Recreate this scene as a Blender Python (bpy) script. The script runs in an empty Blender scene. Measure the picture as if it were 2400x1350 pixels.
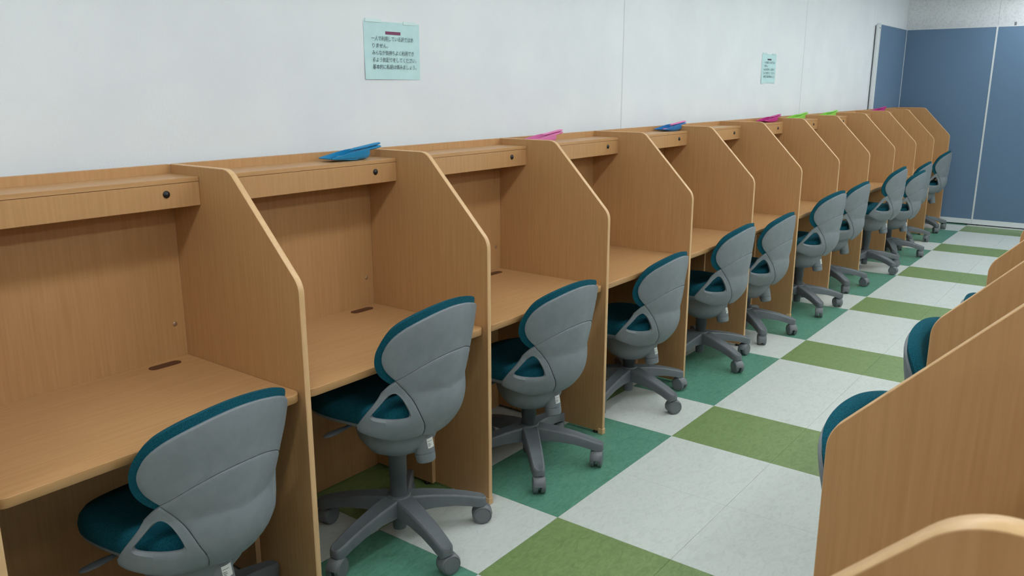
import bpy, bmesh, math, random
from mathutils import Vector, Matrix
random.seed(7)
PI = math.pi
scene = bpy.context.scene
COL = scene.collection

# ------------------------------------------------------------------ camera
def make_camera():
    yaw, pitch, roll = 0.6532, -0.2396, -0.0002
    F = Vector((math.cos(pitch)*math.cos(yaw), math.cos(pitch)*math.sin(yaw), math.sin(pitch)))
    R = F.cross(Vector((0, 0, 1))).normalized()
    U = R.cross(F)
    R2 = math.cos(roll)*R + math.sin(roll)*U
    U2 = -math.sin(roll)*R + math.cos(roll)*U
    cam = bpy.data.cameras.new('camera')
    cam.sensor_fit = 'HORIZONTAL'
    cam.sensor_width = 36.0
    cam.lens = 1931.26/2400*36.0
    cam.clip_start = 0.02
    cam.dof.use_dof = True
    cam.dof.focus_distance = 3.4
    cam.dof.aperture_fstop = 17
    o = bpy.data.objects.new('camera', cam)
    COL.objects.link(o)
    M = Matrix((R2, U2, -F)).transposed().to_4x4()
    M.translation = Vector((-1.3528, -2.3278, 1.5057))
    o.matrix_world = M
    scene.camera = o
make_camera()

# ------------------------------------------------------------------ world, exposure
W = bpy.data.worlds.new('world')
scene.world = W
W.use_nodes = True
W.node_tree.nodes['Background'].inputs[0].default_value = (0.8, 0.9, 1.0, 1)
W.node_tree.nodes['Background'].inputs[1].default_value = 0.05
vs = scene.view_settings
vs.view_transform = 'Standard'
vs.look = 'None'
vs.exposure = 0.57
vs.gamma = 1.0
vs.use_curve_mapping = False
LAMP_STRENGTH = 9.0
LAMP_COLOR = (0.95, 0.99, 1.0)
LAMP_ROWS = (-1.25, -3.1, -4.95)  # last row is added, for low-angle fill light under the shelves

# ------------------------------------------------------------------ helpers
def lin(c):
    r = []
    for v in c:
        v = v/255.0
        r.append(v/12.92 if v <= 0.04045 else ((v+0.055)/1.055)**2.4)
    return (r[0], r[1], r[2], 1.0)

def tag(o, label=None, cat=None, group=None, kind=None):
    if label: o['label'] = label
    if cat: o['category'] = cat
    if group: o['group'] = group
    if kind: o['kind'] = kind
    return o

def mesh(name, verts, faces, smooth=False):
    me = bpy.data.meshes.new(name)
    me.from_pydata([tuple(v) for v in verts], [], [tuple(f) for f in faces])
    bm = bmesh.new(); bm.from_mesh(me)
    bmesh.ops.remove_doubles(bm, verts=bm.verts, dist=1e-6)
    bmesh.ops.recalc_face_normals(bm, faces=bm.faces)
    bm.to_mesh(me); bm.free()
    if smooth:
        for p in me.polygons: p.use_smooth = True
    return me

def obj(name, me, mat=None, parent=None, loc=(0, 0, 0), rot=(0, 0, 0)):
    o = bpy.data.objects.new(name, me)
    COL.objects.link(o)
    o.location = loc
    o.rotation_euler = rot
    if parent: o.parent = parent
    if mat and len(me.materials) == 0: me.materials.append(mat)
    return o

def empty(name, loc=(0, 0, 0), rz=0.0):
    o = bpy.data.objects.new(name, None)
    COL.objects.link(o)
    o.empty_display_size = 0.1
    o.location = loc
    o.rotation_euler = (0, 0, rz)
    return o

def copy_tree(o, parent=None):
    c = o.copy()
    COL.objects.link(c)
    c.parent = parent
    for ch in list(o.children):
        copy_tree(ch, c)
    return c

def box_vf(x0, x1, y0, y1, z0, z1, base=0):
    v = [(x0, y0, z0), (x1, y0, z0), (x1, y1, z0), (x0, y1, z0), (x0, y0, z1), (x1, y0, z1), (x1, y1, z1), (x0, y1, z1)]
    f = [(0, 3, 2, 1), (4, 5, 6, 7), (0, 1, 5, 4), (1, 2, 6, 5), (2, 3, 7, 6), (3, 0, 4, 7)]
    return v, [tuple(i+base for i in q) for q in f]

def box(name, x0, x1, y0, y1, z0, z1, bevel=0.0, seg=1):
    v, f = box_vf(x0, x1, y0, y1, z0, z1)
    me = mesh(name, v, f)
    if bevel > 0:
        bm = bmesh.new(); bm.from_mesh(me)
        bmesh.ops.bevel(bm, geom=list(bm.edges), offset=bevel, segments=seg, affect='EDGES', profile=0.5)
        bm.to_mesh(me); bm.free()
    return me

def boxes(name, lst):
    V, Fc = [], []
    for b in lst:
        v, f = box_vf(*b, base=len(V)); V += v; Fc += f
    me = bpy.data.meshes.new(name); me.from_pydata(V, [], Fc)
    return me

def prism(name, pts, t0, t1, axis='x'):
    """closed 2D profile extruded along an axis; pts are (a, b)"""
    n = len(pts)
    def P(a, b, t):
        return {'x': (t, a, b), 'y': (a, t, b), 'z': (a, b, t)}[axis]
    v = [P(a, b, t0) for a, b in pts] + [P(a, b, t1) for a, b in pts]
    f = [tuple(range(n)), tuple(range(2*n-1, n-1, -1))]
    f += [(i, (i+1) % n, n+(i+1) % n, n+i) for i in range(n)]
    return mesh(name, v, f)

def lathe(name, prof, seg=24, axis='z', smooth=True):
    v, f = [], []
    m = len(prof)
    for k in range(seg):
        a = 2*PI*k/seg
        for r, h in prof:
            p = (r*math.cos(a), r*math.sin(a), h)
            if axis == 'x': p = (p[2], p[0], p[1])
            if axis == 'y': p = (p[1], p[2], p[0])
            v.append(p)
    for k in range(seg):
        k2 = (k+1) % seg
        for i in range(m-1):
            f.append((k*m+i, k2*m+i, k2*m+i+1, k*m+i+1))
    me = mesh(name, v, f, smooth)
    return me

def auto_smooth(me, ang=35):
    for p in me.polygons: p.use_smooth = True
    bm = bmesh.new(); bm.from_mesh(me)
    for e in bm.edges:
        if len(e.link_faces) == 2 and e.calc_face_angle(0) > math.radians(ang):
            e.smooth = False
    bm.to_mesh(me); bm.free()
    return me

def round_corner(p0, p1, p2, r, n=8):
    """points of an arc replacing corner p1"""
    p0, p1, p2 = Vector(p0), Vector(p1), Vector(p2)
    a = (p0-p1).normalized(); b = (p2-p1).normalized()
    ang = a.angle(b)
    d = r/math.tan(ang/2)
    c = p1 + (a+b).normalized()*(r/math.sin(ang/2))
    s = p1+a*d - c; e = p1+b*d - c
    out = []
    tot = s.angle(e)
    for i in range(n+1):
        t = i/n
        w = (math.sin((1-t)*tot)*s + math.sin(t*tot)*e)/math.sin(tot)
        q = c + w
        out.append((q.x, q.y))
    return out

# ------------------------------------------------------------------ materials
def new_mat(name):
    m = bpy.data.materials.new(name)
    m.use_nodes = True
    nt = m.node_tree
    b = nt.nodes['Principled BSDF']
    return m, nt, b

def noise_mat(name, c1, c2, scale=(1, 1, 1), nscale=5.0, detail=4.0, rough=0.5, bump=0.0, bscale=200.0,
              distort=0.0, coords='Object', spec=0.5, lo=0.35, hi=0.65, random_shift=False, nrough=0.55):
    m, nt, b = new_mat(name)
    tc = nt.nodes.new('ShaderNodeTexCoord')
    mp = nt.nodes.new('ShaderNodeMapping')
    mp.inputs['Scale'].default_value = scale
    nt.links.new(tc.outputs[coords], mp.inputs['Vector'])
    if random_shift:
        oi = nt.nodes.new('ShaderNodeObjectInfo')
        mu = nt.nodes.new('ShaderNodeVectorMath'); mu.operation = 'SCALE'
        cx = nt.nodes.new('ShaderNodeCombineXYZ')
        nt.links.new(oi.outputs['Random'], cx.inputs[0]); nt.links.new(oi.outputs['Random'], cx.inputs[1]); nt.links.new(oi.outputs['Random'], cx.inputs[2])
        nt.links.new(cx.outputs[0], mu.inputs[0]); mu.inputs['Scale'].default_value = 37.0
        nt.links.new(mu.outputs[0], mp.inputs['Location'])
    nz = nt.nodes.new('ShaderNodeTexNoise')
    nz.inputs['Scale'].default_value = nscale
    nz.inputs['Detail'].default_value = detail
    nz.inputs['Roughness'].default_value = nrough
    nz.inputs['Distortion'].default_value = distort
    nt.links.new(mp.outputs[0], nz.inputs['Vector'])
    rp = nt.nodes.new('ShaderNodeValToRGB')
    rp.color_ramp.elements[0].position = lo; rp.color_ramp.elements[0].color = c1
    rp.color_ramp.elements[1].position = hi; rp.color_ramp.elements[1].color = c2
    nt.links.new(nz.outputs[0], rp.inputs[0])
    nt.links.new(rp.outputs[0], b.inputs['Base Color'])
    b.inputs['Roughness'].default_value = rough
    b.inputs['Specular IOR Level'].default_value = spec
    if bump > 0:
        n2 = nt.nodes.new('ShaderNodeTexNoise')
        n2.inputs['Scale'].default_value = bscale
        n2.inputs['Detail'].default_value = 2
        nt.links.new(tc.outputs['Object'], n2.inputs['Vector'])
        bp = nt.nodes.new('ShaderNodeBump')
        bp.inputs['Strength'].default_value = bump
        bp.inputs['Distance'].default_value = 0.002
        nt.links.new(n2.outputs[0], bp.inputs['Height'])
        nt.links.new(bp.outputs[0], b.inputs['Normal'])
    return m

def plain(name, c, rough=0.5, metal=0.0, spec=0.5):
    m, nt, b = new_mat(name)
    b.inputs['Base Color'].default_value = c
    b.inputs['Roughness'].default_value = rough
    b.inputs['Metallic'].default_value = metal
    b.inputs['Specular IOR Level'].default_value = spec
    return m

MAT = {}
MAT['wood_v'] = noise_mat('laminate_upright', lin((177, 135, 89)), lin((189, 147, 101)), (55, 55, 2.2), 2.2, 6, 0.42, 0.0, random_shift=True, lo=0.3, hi=0.7)
MAT['wood_h'] = noise_mat('laminate_flat', lin((180, 138, 92)), lin((192, 150, 104)), (2.2, 55, 55), 2.2, 6, 0.38, 0.0, random_shift=True, lo=0.3, hi=0.7)
MAT['edge'] = noise_mat('edge_banding', lin((206, 168, 122)), lin((212, 176, 130)), (40, 40, 3), 3, 3, 0.4)
MAT['edge_desk'] = noise_mat('desk_edge_banding', lin((180, 138, 90)), lin((188, 146, 98)), (3, 40, 40), 3, 3, 0.4)
MAT['grey'] = noise_mat('grey_plastic', lin((116, 124, 130)), lin((122, 130, 136)), (1, 1, 1), 30, 3, 0.5, 0.12, 900)
MAT['grey_dark'] = noise_mat('base_plastic', lin((92, 99, 104)), lin((98, 105, 110)), (1, 1, 1), 30, 3, 0.5, 0.1, 900)
MAT['teal'] = noise_mat('teal_fabric', lin((8, 64, 79)), lin((22, 90, 106)), (1, 1, 1), 420, 1, 0.95, 0.5, 420, spec=0.15)
MAT['wheel'] = plain('wheel_plastic', lin((104, 110, 114)), 0.45)
MAT['black'] = plain('black_plastic', lin((20, 20, 22)), 0.4)
MAT['lock'] = plain('lock_metal', lin((60, 60, 66)), 0.25, 0.6)
MAT['grommet'] = plain('brown_grommet', lin((84, 50, 32)), 0.5)
MAT['cap'] = plain('screw_cap', lin((168, 140, 112)), 0.3, 0.4)
MAT['label'] = plain('white_label', lin((225, 228, 226)), 0.5)
MAT['ink'] = plain('ink', lin((58, 74, 84)), 0.8)
MAT['wall'] = noise_mat('wallpaper', lin((220, 226, 232)), lin((225, 231, 236)), (1, 1, 1), 3, 3, 0.85, 0.25, 160, spec=0.2)
MAT['caulk'] = plain('joint_filler', lin((206, 212, 217)), 0.7)
MAT['wall_dim'] = noise_mat('beige_wall', lin((186, 182, 174)), lin((194, 190, 182)), (1, 1, 1), 3, 3, 0.85)
MAT['wall_far'] = noise_mat('acoustic_board', lin((212, 216, 219)), lin((224, 228, 231)), (1, 1, 1), 60, 3, 0.9, 0.9, 60, spec=0.2, lo=0.38, hi=0.5)
MAT['ceiling'] = noise_mat('ceiling_board', lin((224, 226, 226)), lin((236, 238, 238)), (1, 1, 1), 40, 3, 0.9, 0.3, 80, spec=0.2)
MAT['screen'] = noise_mat('screen_fabric', lin((96, 121, 148)), lin((107, 132, 158)), (1, 1, 1), 260, 2, 0.95, 0.3, 300, spec=0.1)
MAT['white_metal'] = plain('white_metal', lin((216, 222, 226)), 0.4)
MAT['paper'] = noise_mat('mint_paper', lin((184, 218, 223)), lin((190, 224, 228)), (1, 1, 1), 20, 2, 0.8)
MAT['tape'] = plain('clear_tape', lin((206, 232, 234)), 0.15)
MAT['bar'] = plain('plum_bar', lin((122, 62, 96)), 0.7)
MAT['bar2'] = plain('dark_bar', lin((70, 60, 74)), 0.7)
fl = dict(scale=(2.4, 5.0, 1), nscale=8.0, detail=9, rough=0.38, distort=1.6, random_shift=True, nrough=0.68)
MAT['lino_white'] = noise_mat('lino_white', lin((190, 197, 193)), lin((204, 211, 207)), lo=0.3, hi=0.55, **fl)
MAT['lino_green'] = noise_mat('lino_green', lin((104, 130, 76)), lin((126, 150, 96)), lo=0.3, hi=0.6, **fl)
MAT['lino_teal'] = noise_mat('lino_teal', lin((72, 126, 106)), lin((96, 150, 130)), lo=0.3, hi=0.6, **fl)
MAT['joint'] = plain('floor_joint', lin((120, 128, 118)), 0.7)
m, nt, b = new_mat('lamp_panel')
b.inputs['Base Color'].default_value = (0.9, 0.9, 0.9, 1)
b.inputs['Emission Color'].default_value = LAMP_COLOR + (1,)
b.inputs['Emission Strength'].default_value = LAMP_STRENGTH
MAT['lamp'] = m

# ------------------------------------------------------------------ the room
X0, X1 = -3.2, 9.16
YW, YR = 0.065, -6.2
ZC = 2.55
def struct(name, me, mat):
    return tag(obj(name, me, mat), kind='structure')

T = 0.448
TX0 = 0.4318
YL0 = -0.826
floor = struct('floor', box('floor', X0, X1, YR, YW+0.05, -0.12, -0.003), MAT['joint'])
tag(floor, 'checkered linoleum floor of white, leaf green and teal tiles', kind='structure')
tile_mesh = {}
def tile_me(color):
    if color not in tile_mesh:
        g = 0.0004
        me = box('tile', g, T-g, g, T-g, -0.003, 0.0, 0.0005)
        me.materials.append(MAT[color])
        tile_mesh[color] = me
    return tile_mesh[color]
NT = 0
for i in range(-6, 20):
    xx = TX0 + i*T
    if xx + T > X1 + 0.3: continue
    short = (i % 3 == 0)
    for j in range(-2, 8):
        yy = YL0 - (j+1)*T
        if j == -1: c = 'lino_white' if short else 'lino_teal'
        else: c = 'lino_green' if short else 'lino_white'
        obj('tile', tile_me(c), None, floor, (xx, yy, 0))
        NT += 1
# plain linoleum beyond the tiles the photo can see
far_y = YL0 - 8*T
rest = boxes('lino_sheet', [(X0, X1, YR, far_y-0.0005, -0.003, 0.0), (X0, TX0-6*T-0.0005, far_y, YW, -0.003, 0.0)])
obj('lino_sheet', rest, MAT['lino_white'], floor)

# left wall: long wallpapered boards with thin joints
wl = struct('wall_left', box('wall_left', X0, X1, YW+0.004, YW+0.12, 0, ZC), MAT['wall'])
cuts = [X0, 2.787, 5.757, 7.78, X1]
for a, b2 in zip(cuts[:-1], cuts[1:]):
    obj('wall_board', box('wall_board', a+0.002, b2-0.002, YW, YW+0.006, 0, ZC, 0.0015), MAT['wall'], wl)
for k, xs in enumerate((2.787, 5.757)):
    obj('joint_strip', box('joint_strip', xs-0.005, xs+0.005, YW-0.0012, YW+0.004, 0, ZC, 0.0008), MAT['caulk'], wl)
# far wall: rough acoustic boards
wf = struct('wall_far', box('wall_far', X1+0.004, X1+0.12, YR, YW+0.12, 0, ZC), MAT['wall_far'])
for k in range(7):
    y1 = YW - k*0.91; y0 = max(y1-0.91, YR)
    obj('acoustic_board', box('acoustic_board', X1-0.004, X1+0.006, y0+0.001, y1-0.001, 0, ZC, 0.001), MAT['wall_far'], wf)
struct('wall_right', box('wall_right', X0, X1, YR-0.12, YR, 0, ZC), MAT['wall_dim'])
struct('wall_near', box('wall_near', X0-0.12, X0, YR-0.12, YW+0.12, 0, ZC), MAT['wall_dim'])
struct('ceiling', box('ceiling', X0-0.12, X1+0.12, YR-0.12, YW+0.12, ZC, ZC+0.1), MAT['ceiling'])

# ceiling lamps, three rows along the room, the third one added as fill
lamp_house = None
n_l = 0
for r, yy in enumerate(LAMP_ROWS):
    for k in range(7):
        xx = -2.3 + 1.75*k
        t = empty('ceiling_light', (xx, yy, ZC))
        tag(t, 'long white fluorescent ceiling light, %s along, %s row from the white wall' % (
            ('first', 'second', 'third', 'fourth', 'fifth', 'sixth', 'seventh')[k], ('first', 'second', 'third')[r]),
            'ceiling light', 'fluorescent lights on the ceiling')
        if lamp_house is None:
            lamp_house = box('housing', -0.64, 0.64, -0.14, 0.14, -0.03, 0, 0.004)
            lamp_tray = box('diffuser', -0.62, 0.62, -0.115, 0.115, -0.055, -0.03, 0.008)
        obj('housing', lamp_house, MAT['white_metal'], t)
        obj('diffuser', lamp_tray, MAT['lamp'], t)
        n_l += 1

# ------------------------------------------------------------------ study carrels
H, DEP, ZM, YT = 1.280, 0.5733, 0.9892, 0.293
PT = 0.0185
ZD = 0.683
SHF, ZSB, ZST = 0.1476, 1.170, 1.2528

def side_profile():
    a = [(0.0, 0.012), (0.0, H)]
    a += round_corner((0, H), (-YT, H), (-DEP, ZM), 0.06, 8)
    a += round_corner((-YT, H), (-DEP, ZM), (-DEP, 0), 0.065, 8)
    a += [(-DEP, 0.012)]
    return a
PROF = side_profile()

def band_mesh(pts, t, off=0.0014, w=0.0018):
    """edge banding along an open profile (y, z) for a board lying x in 0..t"""
    n = len(pts)
    v, f = [], []
    for i in range(n):
        p = Vector(pts[i])
        d = (Vector(pts[min(i+1, n-1)]) - Vector(pts[max(i-1, 0)])).normalized()
        nrm = Vector((-d.y, d.x))
        for x, o in ((-0.0002, -0.0006), (w, off), (t-w, off), (t+0.0002, -0.0006)):
            q = p + nrm*o
            v.append((x, q.x, q.y))
    for i in range(n-1):
        for k in range(3):
            f.append((i*4+k, i*4+k+1, (i+1)*4+k+1, (i+1)*4+k))
    return auto_smooth(mesh('edge_band', v, f), 50)

ME = {}
ME['side_panel'] = prism('side_panel', PROF, 0, PT, 'x')
_bp = [p for p in PROF[1:]]
ME['side_band'] = band_mesh(list(reversed(_bp)), PT)
ME['foot_block'] = box('foot_block', -0.0025, PT+0.0025, -DEP-0.004, -DEP+0.022, 0.0, 0.026, 0.0025, 2)
ME['glide'] = lathe('glide', [(0.0, 0.0), (0.012, 0.0), (0.012, 0.006), (0.006, 0.008), (0.006, 0.02), (0, 0.02)], 16)
ME['lock_ring'] = lathe('switch', [(0.0, -0.004), (0.007, -0.0045), (0.0105, -0.002), (0.0105, 0.0)], 20, 'y')
ME['lock_core'] = lathe('switch_core', [(0.0, -0.0062), (0.0045, -0.0058), (0.0055, -0.003)], 16, 'y')
ME['screw_cap'] = lathe('screw_cap', [(0.0, -0.0025), (0.005, -0.0025), (0.0078, -0.0005), (0.0078, 0.001)], 18, 'y')
ME['bolt'] = lathe('bolt', [(0.0, -0.005), (0.0055, -0.004), (0.0065, 0.0)], 14, 'x')
def stadium(L, w, n=8):
    p = []
    for k in range(n+1):
        a = -PI/2 + PI*k/n; p.append((L/2-w/2+math.cos(a)*w/2, math.sin(a)*w/2))
    for k in range(n+1):
        a = PI/2 + PI*k/n; p.append((-L/2+w/2+math.cos(a)*w/2, math.sin(a)*w/2))
    return p
ME['grommet'] = prism('grommet', stadium(0.102, 0.036), -0.012, 0.0012, 'z')

def side_panel(parent, x):
    s = obj('side_panel', ME['side_panel'], MAT['wood_v'], parent, (x, 0, 0))
    obj('edge_band', ME['side_band'], MAT['edge'], s)
    obj('foot_block', ME['foot_block'], MAT['edge'], s)
    for yy in (-DEP+0.04, -0.06):
        obj('glide', ME['glide'], MAT['black'], s, (PT/2, yy, 0.0))
    return s

carrel_cache = {}
def carrel(loc, rz, width, label, first=False, last_panel=True):
    """width = distance between near faces of its two side panels; local x runs 0..width"""
    t = empty('study_carrel', loc, rz)
    tag(t, label, 'study carrel', 'study carrels')
    key = round(width, 4)
    xa, xb = PT+0.0006, width-0.0006
    if key not in carrel_cache:
        c = {}
        c['back'] = box('back_panel', xa-0.0006, xb+0.0006, 0.0, 0.017, 0.003, H, 0.0004)
        r = 0.028
        pr = [(xa+0.001, -0.001)]
        yf = -0.560
        pr += [(xa+0.001, yf+r)]
        pr += round_corner((xa+0.001, 0), (xa+0.001, yf), (xb, yf), r, 6)[1:]
        pr += round_corner((xa, yf), (xb-0.001, yf), (xb-0.001, 0), r, 6)
        pr += [(xb-0.001, -0.001)]
        top = prism('desk_top', pr, ZD-0.024, ZD, 'z')
        c['desk'] = top
        # edge banding round the front of the desk
        path = pr[1:-1]
        v, f = [], []
        for i, p in enumerate(path):
            p = Vector(p)
            d = (Vector(path[min(i+1, len(path)-1)]) - Vector(path[max(i-1, 0)])).normalized()
            nr = Vector((d.y, -d.x))
            for z, o in ((ZD+0.0002, -0.0015), (ZD-0.0015, 0.0012), (ZD-0.0225, 0.0012), (ZD-0.0242, -0.0006)):
                qd = p + nr*o; v.append((qd.x, qd.y, z))
        for i in range(len(path)-1):
            for k in range(3):
                f.append((i*4+k, i*4+k+1, (i+1)*4+k+1, (i+1)*4+k))
        c['deskband'] = auto_smooth(mesh('edge_band', v, f), 50)
        c['shelf'] = box('shelf_board', xa, xb, -SHF, -0.0005, ZST-0.0135, ZST, 0.001)
        c['fascia'] = box('fascia', xa, xb, -SHF, -SHF+0.017, ZSB, ZST-0.0145, 0.001)
        c['inner'] = box('inner_panel', 0, 0.017, -0.306, -0.0005, 0.012, ZD-0.0245, 0.0006)
        c['inband'] = box('edge_band', -0.0003, 0.0173, -0.308, -0.3055, 0.012, ZD-0.0245, 0.0006)
        carrel_cache[key] = c
    c = carrel_cache[key]
    if first: side_panel(t, 0)
    if last_panel: side_panel(t, width)
    bpn = obj('back_panel', c['back'], MAT['wood_v'], t)
    for xx in (xb-0.034, xa+0.034):
        obj('screw_cap', ME['screw_cap'], MAT['cap'], bpn, (xx, 0.0, 0.79))
    d = obj('desk_top', c['desk'], MAT['wood_h'], t)
    obj('edge_band', c['deskband'], MAT['edge_desk'], d)
    obj('grommet', ME['grommet'], MAT['grommet'], d, (xb-0.105, -0.046, ZD))
    obj('shelf_board', c['shelf'], MAT['wood_h'], t)
    fa = obj('fascia', c['fascia'], MAT['wood_v'], t)
    sw = obj('switch', ME['lock_ring'], MAT['black'], fa, (xb-0.1045, -SHF, 1.211))
    obj('switch_core', ME['lock_core'], MAT['lock'], t, (xb-0.1045, -SHF, 1.211))
    for xx in (xb-0.0185, xa+0.0015):
        ip = obj('inner_panel', c['inner'], MAT['wood_v'], t, (xx, 0, 0))
        obj('edge_band', c['inband'], MAT['edge'], ip)
        obj('glide', ME['glide'], MAT['black'], ip, (0.0085, -0.27, 0.0))
        obj('bolt', ME['bolt'], MAT['black'], ip, (0.0 if xx > width/2 else 0.0205, -0.24, 0.16))
    return t

ORD = ['first', 'second', 'third', 'fourth', 'fifth', 'sixth', 'seventh', 'eighth', 'ninth', 'tenth', 'eleventh', 'twelfth']
PITCH = 0.8
for i in range(12):
    if i == 0: lab = 'nearest maple study carrel of the wall row, cut off by the left frame edge'
    elif i == 11: lab = 'farthest maple study carrel of the wall row, ending before the blue screen'
    else: lab = '%s maple study carrel from the near end of the row along white wall' % ORD[i]
    carrel(((i-1)*PITCH, 0, 0), 0, PITCH, lab, first=(i == 0))

# opposite row across the aisle, open towards the aisle (turned by half a turn)
RX = [-1.655, -0.888, -0.121, 0.626, 1.425, 2.16]
RY = -(2.247*8/9) - DEP
labs = ['maple carrel of the right-hand row under the camera, hardly in view',
        'maple carrel behind the foreground rounded panel at the bottom right',
        'maple carrel of the right-hand row with large slanted panel at right edge',
        'maple carrel of the right-hand row, second slanted panel beyond the foreground one',
        'farthest maple carrel of the right-hand row, panel tip at the right edge']
for i in range(5):
    # local x runs towards world -x
    carrel((RX[i+1]+PT, RY, 0), PI, RX[i+1]-RX[i], labs[i], first=True, last_panel=(i == 0))

# ------------------------------------------------------------------ office chair
LIFT0 = 0.085         # meshes are drawn at the height of a raised chair, then lowered by this
A_, B_, NSE, Y0_ = 0.2366, 0.1941, 1.796, -0.024
_tab = []
def _build_tab():
    L = 0.0; prev = None
    N = 400
    for k in range(N+1):
        th = (PI/2)*k/N
        x = A_*math.sin(th)**(2/NSE) if th > 0 else 0.0
        y = -B_*max(math.cos(th), 0.0)**(2/NSE)
        if prev: L += math.hypot(x-prev[0], y-prev[1])
        _tab.append((L, x, y)); prev = (x, y)
_build_tab()
SMAX = _tab[-1][0]
def ucurve(s):
    a = abs(s)
    if a >= SMAX:
        x, y = A_, (a-SMAX)
    else:
        lo, hi = 0, len(_tab)-1
        while hi-lo > 1:
            mid = (lo+hi)//2
            if _tab[mid][0] <= a: lo = mid
            else: hi = mid
        l0, x0, y0 = _tab[lo]; l1, x1, y1 = _tab[hi]
        t = (a-l0)/(l1-l0) if l1 > l0 else 0
        x, y = x0+(x1-x0)*t, y0+(y1-y0)*t
    return (x if s >= 0 else -x), y

def surf(s, z):
    x, y = ucurve(s)
    t = max(0.0, (0.561-z)/0.14)
    g = 1.0 - 0.386*t**2.2
    u = max(0.0, z-0.601)
    # the back flattens in plan and leans back towards its top
    k = 1.0 - 0.4207*u/0.24
    yy = Y0_ - B_*g + (y+B_)*g*k - 0.3917*u + 1.0025*u*u
    b = min(1.0, max(0.0, (0.75-z)/0.19))
    b = b*b*(3-2*b)*max(0.0, 1.0-(s/0.21)**2)
    yy -= 0.026*b
    return Vector((x*(1.0-(1.0-g)*0.30)*(1.0-0.0222*u), yy, z))

def surf_n(s, z):
    e = 0.002
    du = surf(s+e, z)-surf(s-e, z); dv = surf(s, z+e)-surf(s, z-e)
    n = du.cross(dv)
    if n.length < 1e-12: return Vector((0, -1, 0))
    n.normalize()
    p = surf(s, z) - Vector((0, 0.02, z))
    if n.dot(Vector((p.x, p.y, 0))) < 0: n = -n
    return n

def bez(pts, n=10):
    """closed Catmull-Rom through 2D pts; a point flagged with a third value is a sharp corner"""
    out = []
    m = len(pts)
    for i in range(m):
        p0, p1, p2, p3 = pts[(i-1) % m], pts[i], pts[(i+1) % m], pts[(i+2) % m]
        if len(p1) > 2: p0 = (2*p1[0]-p2[0], 2*p1[1]-p2[1])
        if len(p2) > 2: p3 = (2*p2[0]-p1[0], 2*p2[1]-p1[1])
        for k in range(n):
            t = k/n
            c = []
            for d in (0, 1):
                a, b, cc, dd = p0[d], p1[d], p2[d], p3[d]
                c.append(0.5*((2*b)+(-a+cc)*t+(2*a-5*b+4*cc-dd)*t*t+(-a+3*b-3*cc+dd)*t**3))
            out.append(tuple(c))
    return out

def radial_shell(name, outline, centre, rings, off_out, off_in):
    """solid made from an outline on the chair surface; off_*(r) = offset along the outward normal at ring r in 0..1"""
    n = len(outline)
    v, f = [], []
    for side in (0, 1):
        for r in rings:
            for (s, z) in outline:
                ss = centre[0]+(s-centre[0])*r; zz = centre[1]+(z-centre[1])*r
                o = (off_out if side == 0 else off_in)(r)
                v.append(surf(ss, zz)+surf_n(ss, zz)*o)
    m = len(rings)
    for side in (0, 1):
        b0 = side*m*n
        for k in range(m-1):
            for i in range(n):
                j = (i+1) % n
                f.append((b0+k*n+i, b0+k*n+j, b0+(k+1)*n+j, b0+(k+1)*n+i))
        f.append(tuple(b0+i for i in range(n)))
    for i in range(n):
        j = (i+1) % n
        f.append(((m-1)*n+i, (m-1)*n+j, m*n+(m-1)*n+j, m*n+(m-1)*n+i))
    return auto_smooth(mesh(name, v, f), 40)

RINGS = [0.06, 0.2, 0.4, 0.6, 0.75, 0.87, 0.95, 0.985, 1.0]
def mirror(pts):
    return pts + [((-p[0],)+tuple(p[1:])) for p in reversed(pts[1:-1])]
# upper shell: dome with side points, seam along its lower edge
NOT_S, NOT_Z = 0.1985, 0.651
upper_half = [(0.0, 0.856), (0.055, 0.852), (0.105, 0.843), (0.150, 0.8315), (0.190, 0.818), (0.218, 0.804), (0.241, 0.788), (0.258, 0.767), (0.266, 0.739), (0.259, 0.712), (0.240, 0.686), (0.220, 0.668), (NOT_S, NOT_Z, 1), (0.150, 0.679), (0.105, 0.6975), (0.06, 0.7095), (0.0, 0.715)]
UPPER = bez(mirror(upper_half), 6)
ME['back_shell'] = radial_shell('back_shell', UPPER, (0, 0.77), RINGS, lambda r: 0.0 if r < 0.98 else -0.0015*(r-0.98)/0.02, lambda r: -0.008)
low_half = [(0.0, 0.7135), (0.06, 0.708), (0.105, 0.696), (0.150, 0.6775), (NOT_S-0.001, NOT_Z-0.002, 1), (0.146, 0.594), (0.114, 0.525), (0.092, 0.482), (0.078, 0.440, 1), (0.04, 0.428), (0.0, 0.424)]
LOWER = bez(mirror(low_half), 6)
ME['lower_shell'] = radial_shell('lower_shell', LOWER, (0, 0.59), RINGS, lambda r: 0.0006 if r < 0.98 else -0.0014*(r-0.98)/0.02, lambda r: -0.008)
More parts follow.
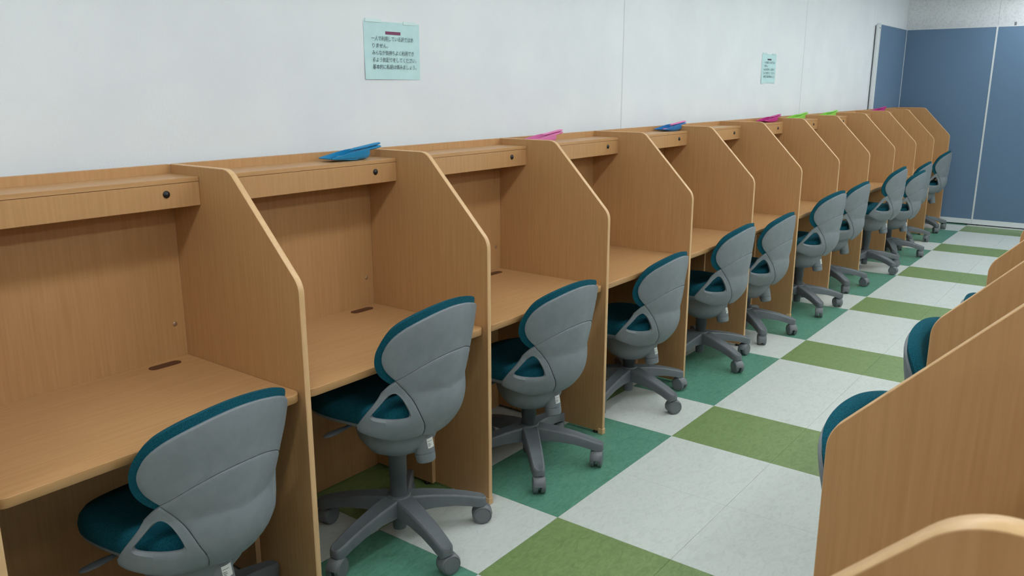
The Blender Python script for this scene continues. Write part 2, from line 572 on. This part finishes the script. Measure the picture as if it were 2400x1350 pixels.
# side wings with the triangular opening
def ring_shell(name, outer, inner, cen, t=0.009):
    n = 72
    def resample(loop):
        # by direction from the centre
        res = []
        angs = [math.atan2(p[1]-cen[1], p[0]-cen[0]) for p in loop]
        for k in range(n):
            a = -PI + 2*PI*(k+0.5)/n
            best = None
            m = len(loop)
            for i in range(m):
                p, q = Vector(loop[i])-Vector(cen), Vector(loop[(i+1) % m])-Vector(cen)
                d = Vector((math.cos(a), math.sin(a)))
                e = q-p
                den = d.x*e.y-d.y*e.x
                if abs(den) < 1e-12: continue
                tt = (p.x*e.y-p.y*e.x)/den
                uu = (p.x*d.y-p.y*d.x)/den
                if tt > 0 and -1e-9 <= uu <= 1+1e-9:
                    if best is None or tt > best: best = tt
            res.append((cen[0]+math.cos(a)*best, cen[1]+math.sin(a)*best))
        return res
    O, I = resample(outer), resample(inner)
    ks = [0.0, 0.12, 0.3, 0.55, 0.8, 0.93, 1.0]
    outo = [-0.004, 0.002, 0.0012, 0.0008, 0.0006, 0.0, -0.002]
    v, f = [], []
    for side in (0, 1):
        for k, o in zip(ks, outo):
            for i in range(n):
                s = I[i][0]+(O[i][0]-I[i][0])*k; z = I[i][1]+(O[i][1]-I[i][1])*k
                v.append(surf(s, z)+surf_n(s, z)*(o if side == 0 else -t))
    m = len(ks)
    for side in (0, 1):
        b0 = side*m*n
        for k in range(m-1):
            for i in range(n):
                j = (i+1) % n
                f.append((b0+k*n+i, b0+k*n+j, b0+(k+1)*n+j, b0+(k+1)*n+i))
    for k in (0, m-1):
        for i in range(n):
            j = (i+1) % n
            f.append((k*n+i, k*n+j, m*n+k*n+j, m*n+k*n+i))
    return auto_smooth(mesh(name, v, f), 40)
wing_out = [(NOT_S-0.001, NOT_Z-0.004, 1), (0.216, 0.621), (0.238, 0.584), (0.272, 0.542), (0.301, 0.505), (0.311, 0.487), (0.300, 0.474), (0.25, 0.456), (0.18, 0.434), (0.13, 0.432), (0.080, 0.439, 1), (0.094, 0.482), (0.116, 0.525), (0.148, 0.594)]
wing_in = [(0.194, 0.602), (0.212, 0.585), (0.243, 0.550), (0.255, 0.536), (0.248, 0.526), (0.203, 0.517), (0.158, 0.518), (0.148, 0.526), (0.152, 0.545), (0.168, 0.583), (0.182, 0.601)]
WO, WI = bez(wing_out, 6), bez(wing_in, 6)
ME['wing_r'] = ring_shell('side_wing', WO, WI, (0.200, 0.552))
ME['wing_l'] = ring_shell('side_wing', [(-a, b) for a, b in WO], [(-a, b) for a, b in WI], (-0.200, 0.552))
# back cushion
cush_half = [(0.0, 0.876), (0.058, 0.872), (0.111, 0.863), (0.160, 0.851), (0.205, 0.8355), (0.238, 0.820), (0.265, 0.800), (0.286, 0.772), (0.295, 0.739), (0.286, 0.704), (0.263, 0.673), (0.233, 0.649), (0.190, 0.622), (0.150, 0.58), (0.12, 0.545), (0.0, 0.535)]
CUSH = bez(mirror(cush_half), 6)
def puff(r):
    e = max(0.0, (r-0.80)/0.20)
    return -0.016-0.030*math.sqrt(max(0.0, 1-e**3))
ME['back_cushion'] = radial_shell('back_cushion', CUSH, (0, 0.735), [0.06, 0.25, 0.5, 0.7, 0.8, 0.87, 0.92, 0.96, 0.985, 0.997, 1.0], lambda r: -0.0085, puff)

# seat cushion and pan: rounded plan outlines
def plan(n=56, ax=0.2, yb=-0.190, yf=0.280, ex=3.0):
    p = []
    for k in range(n):
        a = 2*PI*k/n
        c, s = math.cos(a), math.sin(a)
        x = ax*math.copysign(abs(c)**(2/ex), c)
        b = yf if s > 0 else -yb
        y = b*math.copysign(abs(s)**(2/ex), s)
        if y < 0: x *= 1-0.27*(y/yb)**2
        else: x *= 1+0.07*math.sin(PI*min(1, y/yf*0.8))
        p.append((x, y))
    return p
def seat_mesh():
    P = plan()
    n = len(P)
    prof = [(0.90, 0.488), (0.97, 0.488), (1.0, 0.498), (1.005, 0.515), (0.985, 0.534), (0.94, 0.547), (0.85, 0.553), (0.6, 0.551), (0.3, 0.547), (0.05, 0.546)]
    v, f = [], []
    for r, z in prof:
        for x, y in P:
            drop = 0.030*max(0.0, (y*r-0.10)/0.18)**2
            lift = 0.012*max(0.0, (-y*r-0.1)/0.11)**2
            v.append((x*r, y*r, z-drop*(1 if z > 0.5 else 0.7)+(lift if z > 0.52 else 0)))
    for k in range(len(prof)-1):
        for i in range(n):
            j = (i+1) % n
            f.append((k*n+i, k*n+j, (k+1)*n+j, (k+1)*n+i))
    f.append(tuple((len(prof)-1)*n+i for i in range(n)))
    f.append(tuple(range(n)))
    return auto_smooth(mesh('seat', v, f), 60)
ME['seat'] = seat_mesh()
def pan_mesh():
    P = plan()
    n = len(P)
    rows = [(1.0, 0.0, 0.497), (0.985, 0.0, 0.487), (0.90, 0.0, 0.478), (0.80, 0.0, 0.466)]
    low = [(0.148, 0.458), (0.146, 0.43), (0.136, 0.392), (0.108, 0.358), (0.075, 0.342), (0.03, 0.338)]
    v, f = [], []
    for r, _, z in rows:
        for x, y in P:
            drop = 0.020*max(0.0, (y*r-0.10)/0.18)**2
            v.append((x*r, y*r, z-drop))
    for rr, z in low:
        for k in range(n):
            a = 2*PI*k/n
            v.append((rr*0.96*math.cos(a), rr*0.95*math.sin(a)-0.004, z+0.02*max(0, math.sin(a))*(rr/0.168)))
    m = len(rows)+len(low)
    for k in range(m-1):
        for i in range(n):
            j = (i+1) % n
            f.append((k*n+i, k*n+j, (k+1)*n+j, (k+1)*n+i))
    f.append(tuple((m-1)*n+i for i in range(n)))
    f.append(tuple(range(n)))
    return auto_smooth(mesh('seat_pan', v, f), 45)
ME['seat_pan'] = pan_mesh()
# column: unit from hub to pan, scaled along z for each chair's height
ME['column'] = auto_smooth(lathe('column', [(0, 0.0), (0.0285, 0.0), (0.0285, 0.42), (0.0305, 0.425), (0.0305, 0.76), (0.0325, 0.765), (0.0325, 1.0), (0, 1.0)], 28), 40)
ME['hub'] = auto_smooth(lathe('hub', [(0, 0.034), (0.022, 0.034), (0.024, 0.04), (0.024, 0.085), (0.040, 0.092), (0.048, 0.118), (0.047, 0.148), (0.038, 0.159), (0, 0.160)], 28), 40)
def leg_mesh():
    v, f = [], []
    st = [(0.015, 0.035, 0.158, 0.098), (0.06, 0.0335, 0.1545, 0.098), (0.12, 0.031, 0.146, 0.100), (0.19, 0.0285, 0.1325, 0.093), (0.245, 0.0265, 0.118, 0.080), (0.275, 0.0255, 0.108, 0.070), (0.295, 0.0235, 0.102, 0.068), (0.306, 0.0165, 0.0985, 0.069), (0.310, 0.0075, 0.096, 0.072)]
    n = 10
    for r, w, zt, zb in st:
        e = 0.005
        sec = [(-w, zb), (-w, zt-e*1.6), (-w+e*0.5, zt-e*0.5), (-w+e*1.3, zt), (-w+e*2.2 if w > 0.012 else -w*0.3, zt-0.0012), (w-e*2.2 if w > 0.012 else w*0.3, zt-0.0012), (w-e*1.3, zt), (w-e*0.5, zt-e*0.5), (w, zt-e*1.6), (w, zb)]
        for a, b in sec: v.append((r, a, b))
    for k in range(len(st)-1):
        for i in range(n):
            j = (i+1) % n
            f.append((k*n+i, k*n+j, (k+1)*n+j, (k+1)*n+i))
    f.append(tuple(range(n))); f.append(tuple((len(st)-1)*n+i for i in range(n)))
    me = auto_smooth(mesh('leg', v, f), 40)
    return me
ME['leg'] = leg_mesh()
def caster_mesh():
    # hood over two wheels: arc shell across the wheel width, and the stem
    v, f = [], []
    rw, cz, cx = 0.0335, 0.0335, -0.012
    prof = []
    for k in range(15):
        a = math.radians(-25 + 200*k/14)
        prof.append((cx+math.cos(a)*(rw+0.0025), cz+math.sin(a)*(rw+0.0025)))
    for y in (-0.019, -0.015, 0.015, 0.019):
        o = -0.0025 if abs(y) > 0.017 else 0.0
        for (a, b) in prof:
            d = Vector((a-cx, b-cz)); d = d.normalized()*(d.length+o)
            v.append((cx+d.x, y, cz+d.y))
    n = len(prof)
    for k in range(3):
        for i in range(n-1):
            f.append((k*n+i, k*n+i+1, (k+1)*n+i+1, (k+1)*n+i))
    # web between wheels
    b0 = len(v)
    for y in (-0.004, 0.004):
        for (a, b) in prof: v.append((a, y, b))
    for k in (0, 1): f.append(tuple(b0+k*n+i for i in range(n)))
    # stem
    b0 = len(v)
    m = 14
    for z in (0.055, 0.078):
        for k in range(m):
            a = 2*PI*k/m
            v.append((0.0175*math.cos(a), 0.0175*math.sin(a), z))
    for k in range(m):
        f.append((b0+k, b0+(k+1) % m, b0+m+(k+1) % m, b0+m+k))
    return auto_smooth(mesh('caster', v, f), 40)
ME['caster'] = caster_mesh()
ME['wheel'] = auto_smooth(lathe('wheel', [(0, -0.0095), (0.0275, -0.0095), (0.0283, -0.0075), (0.0291, -0.0095), (0.0312, -0.009), (0.0335, -0.006), (0.0335, 0.006), (0.031, 0.0085), (0, 0.0085)], 28, 'y'), 30)
ME['knob'] = auto_smooth(lathe('tension_knob', [(0, 0.0), (0.026, 0.0), (0.031, 0.004), (0.0325, 0.012), (0.0335, 0.030), (0.0315, 0.032), (0.0340, 0.034), (0.0335, 0.085), (0.032, 0.13), (0, 0.13)], 28), 40)
def label_mesh():
    v, f = [], []
    for z in (0.048, 0.080):
        for k in range(9):
            a = math.radians(-115+50*k/8)
            v.append((0.0346*math.cos(a), 0.0346*math.sin(a), z))
    for k in range(8): f.append((k, k+1, 9+k+1, 9+k))
    me = bpy.data.meshes.new('label_sticker'); me.from_pydata(v, [], f)
    return me
ME['sticker'] = label_mesh()
def print_mesh():
    v, f = [], []
    for (za, zb, a0, a1) in ((0.054, 0.0555, -112, -98), (0.058, 0.0595, -112, -92), (0.062, 0.0635, -112, -95), (0.070, 0.0712, -112, -80)):
        b0 = len(v)
        for z in (za, zb):
            for k in range(4):
                a = math.radians(a0+(a1-a0)*k/3)
                v.append((0.0348*math.cos(a), 0.0348*math.sin(a), z))
        for k in range(3): f.append((b0+k, b0+k+1, b0+4+k+1, b0+4+k))
    me = bpy.data.meshes.new('sticker_print'); me.from_pydata(v, [], f)
    return me
ME['print'] = print_mesh()
def lever_mesh():
    v, f = [], []
    st = [(-0.10, 0.006, 0.006), (-0.17, 0.006, 0.005), (-0.195, 0.012, 0.005), (-0.225, 0.016, 0.004), (-0.255, 0.014, 0.0035), (-0.268, 0.006, 0.002)]
    n = 10
    for x, w, h in st:
        for k in range(n):
            a = 2*PI*k/n
            v.append((x, 0.055+w*math.cos(a), 0.448+h*math.sin(a)-0.00*(x+0.1)))
    for k in range(len(st)-1):
        for i in range(n):
            j = (i+1) % n
            f.append((k*n+i, k*n+j, (k+1)*n+j, (k+1)*n+i))
    f.append(tuple(range(n))); f.append(tuple((len(st)-1)*n+i for i in range(n)))
    return auto_smooth(mesh('height_lever', v, f), 50)
ME['lever'] = lever_mesh()

def chair(x, y, yaw, base_deg, lift, label, group, sticker=True, knob_deg=0):
    t = empty('swivel_chair', (x, y, 0), math.radians(yaw))
    tag(t, label, 'chair', group)
    dz = lift-LIFT0
    up = (0, 0, dz)
    obj('seat', ME['seat'], MAT['teal'], t, (0, 0, dz-0.010))
    obj('seat_pan', ME['seat_pan'], MAT['grey'], t, (0, 0, dz-0.012))
    obj('back_shell', ME['back_shell'], MAT['grey'], t, up)
    obj('lower_shell', ME['lower_shell'], MAT['grey'], t, up)
    obj('side_wing', ME['wing_l'], MAT['grey'], t, up)
    obj('side_wing', ME['wing_r'], MAT['grey'], t, up)
    obj('back_cushion', ME['back_cushion'], MAT['teal'], t, up)
    obj('height_lever', ME['lever'], MAT['grey_dark'], t, up)
    kn = obj('tension_knob', ME['knob'], MAT['grey'], t, (0, -0.128, 0.312+dz), (math.radians(-12), 0, math.radians(knob_deg)))
    if sticker:
        obj('label_sticker', ME['sticker'], MAT['label'], kn)
        obj('sticker_print', ME['print'], MAT['ink'], kn)
    co = obj('column', ME['column'], MAT['grey_dark'], t, (0, 0, 0.145))
    co.scale = (1, 1, 0.345+dz-0.145)
    ba = math.radians(base_deg-yaw)
    obj('hub', ME['hub'], MAT['grey_dark'], t, (0, 0, 0), (0, 0, ba))
    for k in range(5):
        a = ba+2*PI*k/5
        obj('leg', ME['leg'], MAT['grey_dark'], t, (0, 0, 0), (0, 0, a))
        c = obj('caster', ME['caster'], MAT['wheel'], t, (0.284*math.cos(a), 0.284*math.sin(a), 0), (0, 0, random.uniform(0, 2*PI)))
        obj('wheel', ME['wheel'], MAT['wheel'], c, (-0.012, -0.0145, 0.0335))
        obj('wheel', ME['wheel'], MAT['wheel'], c, (-0.012, 0.0145, 0.0335), (0, 0, PI))
    return t

CH = [  # x in carrel, y, yaw, base angle, lift, sticker
    (0.492, -0.450, 4, -60, -0.002, True),
    (0.447, -0.464, 3.5, -33, 0.087, True),
    (0.405, -0.457, -2, -64, 0.004, True),
    (0.485, -0.427, 1, -33, -0.030, True),
    (0.465, -0.450, 2, -40, 0.006, True),
    (0.312, -0.450, 2, -64, -0.010, False),
    (0.340, -0.502, -3, -59, 0.045, True),
    (0.310, -0.460, 0, -60, 0.035, False),
    (0.350, -0.528, 2, -45, 0.085, True),
    (0.285, -0.530, 0, -82, 0.000, True),
    (0.310, -0.418, 2, -70, 0.012, False),
    (0.360, -0.432, 2, -55, 0.065, False),
]
for i, (cx, cy, yaw, bd, lift, st) in enumerate(CH):
    if i == 0: lab = 'grey and teal swivel chair at the nearest carrel, base cut off by frame'
    elif i == 1: lab = 'grey and teal swivel chair raised highest, at the second carrel from near end'
    elif i == 11: lab = 'grey and teal swivel chair at the farthest carrel, before the blue screen'
    else: lab = 'grey and teal swivel chair at the %s carrel of the wall row' % ORD[i]
    chair((i-1)*PITCH+cx, cy, yaw, bd, lift, lab, 'swivel chairs at the wall carrels', st)
for k, (x, y, yaw, lift, lab) in enumerate([
        (0.385, -2.125, 160, 0.06, 'swivel chair with teal backrest behind the large slanted panel at right'),
        (1.145, -2.115, 166, 0.062, 'swivel chair with teal backrest between the two far right-hand panels'),
        (1.82, -2.135, 176, 0.010, 'swivel chair of the right-hand row with only its back edge showing')]):
    chair(x, y, yaw, 20+17*k, lift, lab, 'swivel chairs at the right-hand carrels')

# ------------------------------------------------------------------ blue screens
def screen(name_lab, x0, x1, y0, y1, bracket=False, slim=None):
    t = empty('partition_screen', ((x0+x1)/2, (y0+y1)/2, 0))
    tag(t, name_lab, 'screen', 'blue partition screens')
    ox, oy = (x0+x1)/2, (y0+y1)/2
    ax0, ax1, ay0, ay1 = x0-ox, x1-ox, y0-oy, y1-oy
    along_x = (x1-x0) > (y1-y0)
    z0, z1 = 0.012, 2.128
    fr = 0.008
    if along_x:
        obj('fabric_panel', box('fabric_panel', ax0+fr, ax1-fr, ay0+0.003, ay1-0.003, z0+0.055, z1-0.008, 0.002), MAT['screen'], t)
        for a in (ax0, ax1-fr): obj('post', box('post', a, a+fr, ay0, ay1, z0, z1, 0.002), MAT['white_metal'], t)
        obj('skirting', box('skirting', ax0+fr, ax1-fr, ay0+0.001, ay1-0.001, z0, z0+0.055, 0.001), MAT['white_metal'], t)
        obj('top_rail', box('top_rail', ax0+fr, ax1-fr, ay0+0.001, ay1-0.001, z1-0.008, z1, 0.001), MAT['white_metal'], t)
        feet = [(ax0+0.05, 0), (ax1-0.05, 0)]
    else:
        obj('fabric_panel', box('fabric_panel', ax0+0.003, ax1-0.003, ay0+fr, ay1-fr, z0+0.055, z1-0.008, 0.002), MAT['screen'], t)
        for a in (ay0, ay1-fr): obj('post', box('post', ax0, ax1, a, a+fr, z0, z1, 0.002), MAT['white_metal'], t)
        obj('skirting', box('skirting', ax0+0.001, ax1-0.001, ay0+fr, ay1-fr, z0, z0+0.055, 0.001), MAT['white_metal'], t)
        obj('top_rail', box('top_rail', ax0+0.001, ax1-0.001, ay0+fr, ay1-fr, z1-0.008, z1, 0.001), MAT['white_metal'], t)
        feet = [(0, ay0+0.055), (0, ay1-0.055)]
    for fx, fy in feet:
        obj('glide', ME['glide'], MAT['black'], t, (fx, fy, 0))
    return t
SX = 9.02
s1 = screen('narrow blue fabric screen standing along the white wall', 7.90, SX-0.004, 0.022, 0.058)
obj('end_channel', box('end_channel', -0.62, -0.5565, -0.012, 0.012, 0.012, 2.115, 0.002), MAT['white_metal'], s1)
obj('bolt', ME['bolt'], MAT['black'], s1, (-0.585, -0.014, 2.085), (0, 0, PI/2))
screen('blue fabric screen in the corner behind the farthest carrel', SX, SX+0.036, -0.862, 0.058)
s3 = screen('wide blue fabric screen at the right edge of the photo', SX, SX+0.036, -2.062, -0.863)
obj('top_bracket', box('top_bracket', -0.008, 0.008, 0.43, 0.45, 2.125, 2.165, 0.002), MAT['wheel'], s3)
screen('blue fabric screen hidden beyond the right edge of the photo', SX, SX+0.036, -3.264, -2.063)

# ------------------------------------------------------------------ notices
LINES = ['一人で利用している訳ではあ', 'りません。', 'みんなが気持ちよく利用でき', 'るよう気配りをしてください。', '基本的に私語は慎みましょう。']
def text_mesh(s, size, shear):
    cu = bpy.data.curves.new('t', 'FONT')
    cu.body = s
    cu.size = size
    cu.shear = shear
    cu.resolution_u = 2
    cu.space_character = 0.97
    o = bpy.data.objects.new('t', cu)
    COL.objects.link(o)
    dg = bpy.context.evaluated_depsgraph_get()
    me = bpy.data.meshes.new_from_object(o.evaluated_get(dg))
    bpy.data.objects.remove(o)
    return me
def notice(x0, x1, z0, z1, lab, bar, low_tape):
    w, h = x1-x0, z1-z0
    t = empty('notice_sheet', ((x0+x1)/2, YW, z0))
    tag(t, lab, 'notice', 'notices taped to the wall')
    n = 12
    def bow(u, v):
        return -0.0012 - 0.006*max(0, (0.5-v))*(1-u)**2 - 0.003*max(0, 0.4-v)*math.sin(u*PI)
    V, Fc = [], []
    for i in range(n+1):
        for j in range(n+1):
            u, v = i/n, j/n
            V.append((-w/2+w*u, bow(u, v), h*v))
    for i in range(n):
        for j in range(n):
            a = i*(n+1)+j
            Fc.append((a, a+n+1, a+n+2, a+1))
    V2 = V + [(a, b+0.0003, c) for a, b, c in V]
    m0 = len(V)
    F2 = Fc + [tuple(k+m0 for k in reversed(q)) for q in Fc]
    pm = mesh('paper', V, Fc, True)
    obj('paper', pm, MAT['paper'], t)
    bx0 = -w/2+w*0.375
    obj('heading_bar', box('heading_bar', bx0, bx0+w*0.27, -0.0022, -0.0014, h*0.785, h*0.838), MAT[bar], t)
    for k, s in enumerate(LINES):
        me = text_mesh(s, 0.0195, 0.12)
        xs = [v.co.x for v in me.vertices]
        wd = (w*0.75 if len(s) == 13 else (w*0.79 if len(s) == 14 else w*0.27))
        sc = wd/(max(xs)-min(xs)) if xs else 1
        me.transform(Matrix.Scale(sc, 4, (1, 0, 0)))
        me.transform(Matrix.Rotation(PI/2, 4, 'X'))
        o = obj('lettering', me, MAT['ink'], t, (-w/2+w*0.115+k*0.0008, -0.0046, h*(0.675-0.122*k)))
    tp = [(-w/2+0.008, 0.082, h-0.004), (w/2-0.09, 0.07, h-0.006)]
    if low_tape: tp += [(-w/2+0.004, 0.05, -0.008), (w/2-0.06, 0.05, -0.006)]
    for xx, ww, zz in tp:
        obj('tape', box('tape', xx, xx+ww, -0.0034, -0.0004, zz, zz+0.012, 0.0005), MAT['tape'], t)
notice(0.861, 1.160, 1.533, 1.7465, 'large pale mint notice with handwritten Japanese lines taped above the second carrel', 'bar', False)
notice(4.842, 5.134, 1.533, 1.745, 'small looking mint notice taped on the far part of the white wall', 'bar2', True)

# ------------------------------------------------------------------ dustpan and brush sets on the shelves
def smooth_loft(name, secs, ang=40):
    n = len(secs[0]); v, f = [], []
    for s in secs: v += s
    for k in range(len(secs)-1):
        for i in range(n):
            j = (i+1) % n
            f.append((k*n+i, k*n+j, (k+1)*n+j, (k+1)*n+i))
    f.append(tuple(range(n))); f.append(tuple((len(secs)-1)*n+i for i in range(n)))
    return auto_smooth(mesh(name, v, f), ang)
def pan_part():
    # a scoop: x from the lip (0) to the heel (0.19); open top tray with side walls, curved belly
    secs = []
    for x, w0, zb, zt in ((0.0, 0.048, 0.010, 0.0135), (0.03, 0.05, 0.0055, 0.019), (0.075, 0.05, 0.001, 0.0275), (0.115, 0.05, 0.0, 0.034), (0.15, 0.047, 0.0015, 0.038), (0.172, 0.040, 0.004, 0.036), (0.182, 0.030, 0.009, 0.030)):
        w = w0*0.78
        r = min(0.012, (zt-zb)*0.45)
        secs.append([(x, -w, zt), (x, -w, zb+r), (x, -w+r*0.4, zb+r*0.35), (x, -w+r*1.2, zb), (x, w-r*1.2, zb), (x, w-r*0.4, zb+r*0.35), (x, w, zb+r), (x, w, zt),
                     (x, w-0.003, zt), (x, w-0.004, zb+0.003 if x < 0.14 else zt-0.003), (x, -w+0.004, zb+0.003 if x < 0.14 else zt-0.003), (x, -w+0.003, zt)])
    return smooth_loft('pan', secs)
def handle_part(name, z0, w, th, x0=0.128, x1=0.265, rise=0.036):
    secs = []
    N = 8
    for k in range(N+1):
        u = k/N
        x = x0+(x1-x0)*u
        zc = z0+rise*u
        ww = w*(1.0-0.12*math.sin(u*PI)) * (0.72 if k in (0, N) else 1)
        tt = th*(0.7 if k in (0, N) else 1)
        secs.append([(x, ww*math.cos(a), zc+tt*math.sin(a)) for a in [2*PI*j/12 for j in range(12)]])
    return smooth_loft(name, secs)
ME['pan'] = pan_part()
ME['pan_handle'] = handle_part('handle', 0.0265, 0.014, 0.0056, 0.140, 0.248, rise=0.015)
ME['brush_handle'] = handle_part('brush_handle', 0.0345, 0.0125, 0.0052, 0.110, 0.246, rise=0.018)
def brush_head():
    return box('brush_head', 0.065, 0.125, -0.026, 0.026, 0.006, 0.016, 0.004, 2)
ME['brush_head'] = brush_head()
ME['bristles'] = box('bristles', 0.045, 0.067, -0.024, 0.024, 0.006, 0.0095)
def pmat(key, c):
    if key not in MAT: MAT[key] = plain(key+'_plastic', lin(c), 0.35)
    return MAT[key]
COLS = {'blue': (24, 128, 178), 'blue2': (36, 116, 180), 'pink': (216, 120, 176), 'magenta': (188, 50, 138), 'green': (140, 206, 78), 'bristle': (40, 90, 120)}
def copym(me, mat, key, _c={}):
    if (me.name, key) not in _c:
        m2 = me.copy(); m2.materials.clear(); m2.materials.append(mat); _c[(me.name, key)] = m2
    return _c[(me.name, key)]
def dustpan(x, y, ang, pc, bc, lab_p, lab_b, tilt=0.0):
    base = empty('hand_dustpan', (x, y, ZST), math.radians(ang))
    tag(base, lab_p, 'dustpan', 'small dustpans on the carrel shelves')
    M = pmat(pc, COLS[pc])
    obj('pan', copym(ME['pan'], M, pc), None, base)
    obj('handle', copym(ME['pan_handle'], M, pc), None, base)
    if bc:
        b2 = empty('hand_brush', (x, y, ZST), math.radians(ang))
        tag(b2, lab_b, 'brush', 'small brushes lying in the dustpans')
        M2 = pmat(bc, COLS[bc])
        obj('brush_head', copym(ME['brush_head'], M2, bc), None, b2)
        obj('brush_handle', copym(ME['brush_handle'], M2, bc), None, b2)
        obj('bristles', copym(ME['bristles'], pmat('bristle', COLS['bristle']), 'br'), None, b2)
dustpan(0.532, -0.075, -2, 'blue', 'blue', 'bright blue hand dustpan on the shelf of the second carrel',
        'bright blue hand brush nested in the nearest dustpan')
dustpan(1.72, -0.060, -6, 'pink', 'pink', 'pink hand dustpan half hidden behind the panel on the fourth carrel shelf',
        'pink hand brush nested in the pink dustpan of the fourth carrel')
dustpan(3.03, -0.05, -10, 'blue2', 'pink', 'blue hand dustpan with a pink brush on the fifth carrel shelf',
        'pink hand brush lying on the farther blue dustpan')
dustpan(4.58, -0.06, -12, 'magenta', 'magenta', 'magenta hand dustpan on the shelf of the seventh carrel',
        'magenta hand brush nested in the dustpan of the seventh carrel')
dustpan(5.20, -0.055, -12, 'green', 'green', 'lime green hand dustpan behind the magenta one, on the eighth carrel shelf',
        'lime green hand brush in the nearer green dustpan')
dustpan(6.00, -0.055, -12, 'green', 'green', 'lime green hand dustpan on the ninth carrel shelf, farther of the two',
        'lime green hand brush in the farther green dustpan')
dustpan(7.62, -0.06, -12, 'magenta', 'magenta', 'far magenta hand dustpan peeking over the eleventh carrel panel',
        'far magenta hand brush in the dustpan of the eleventh carrel')
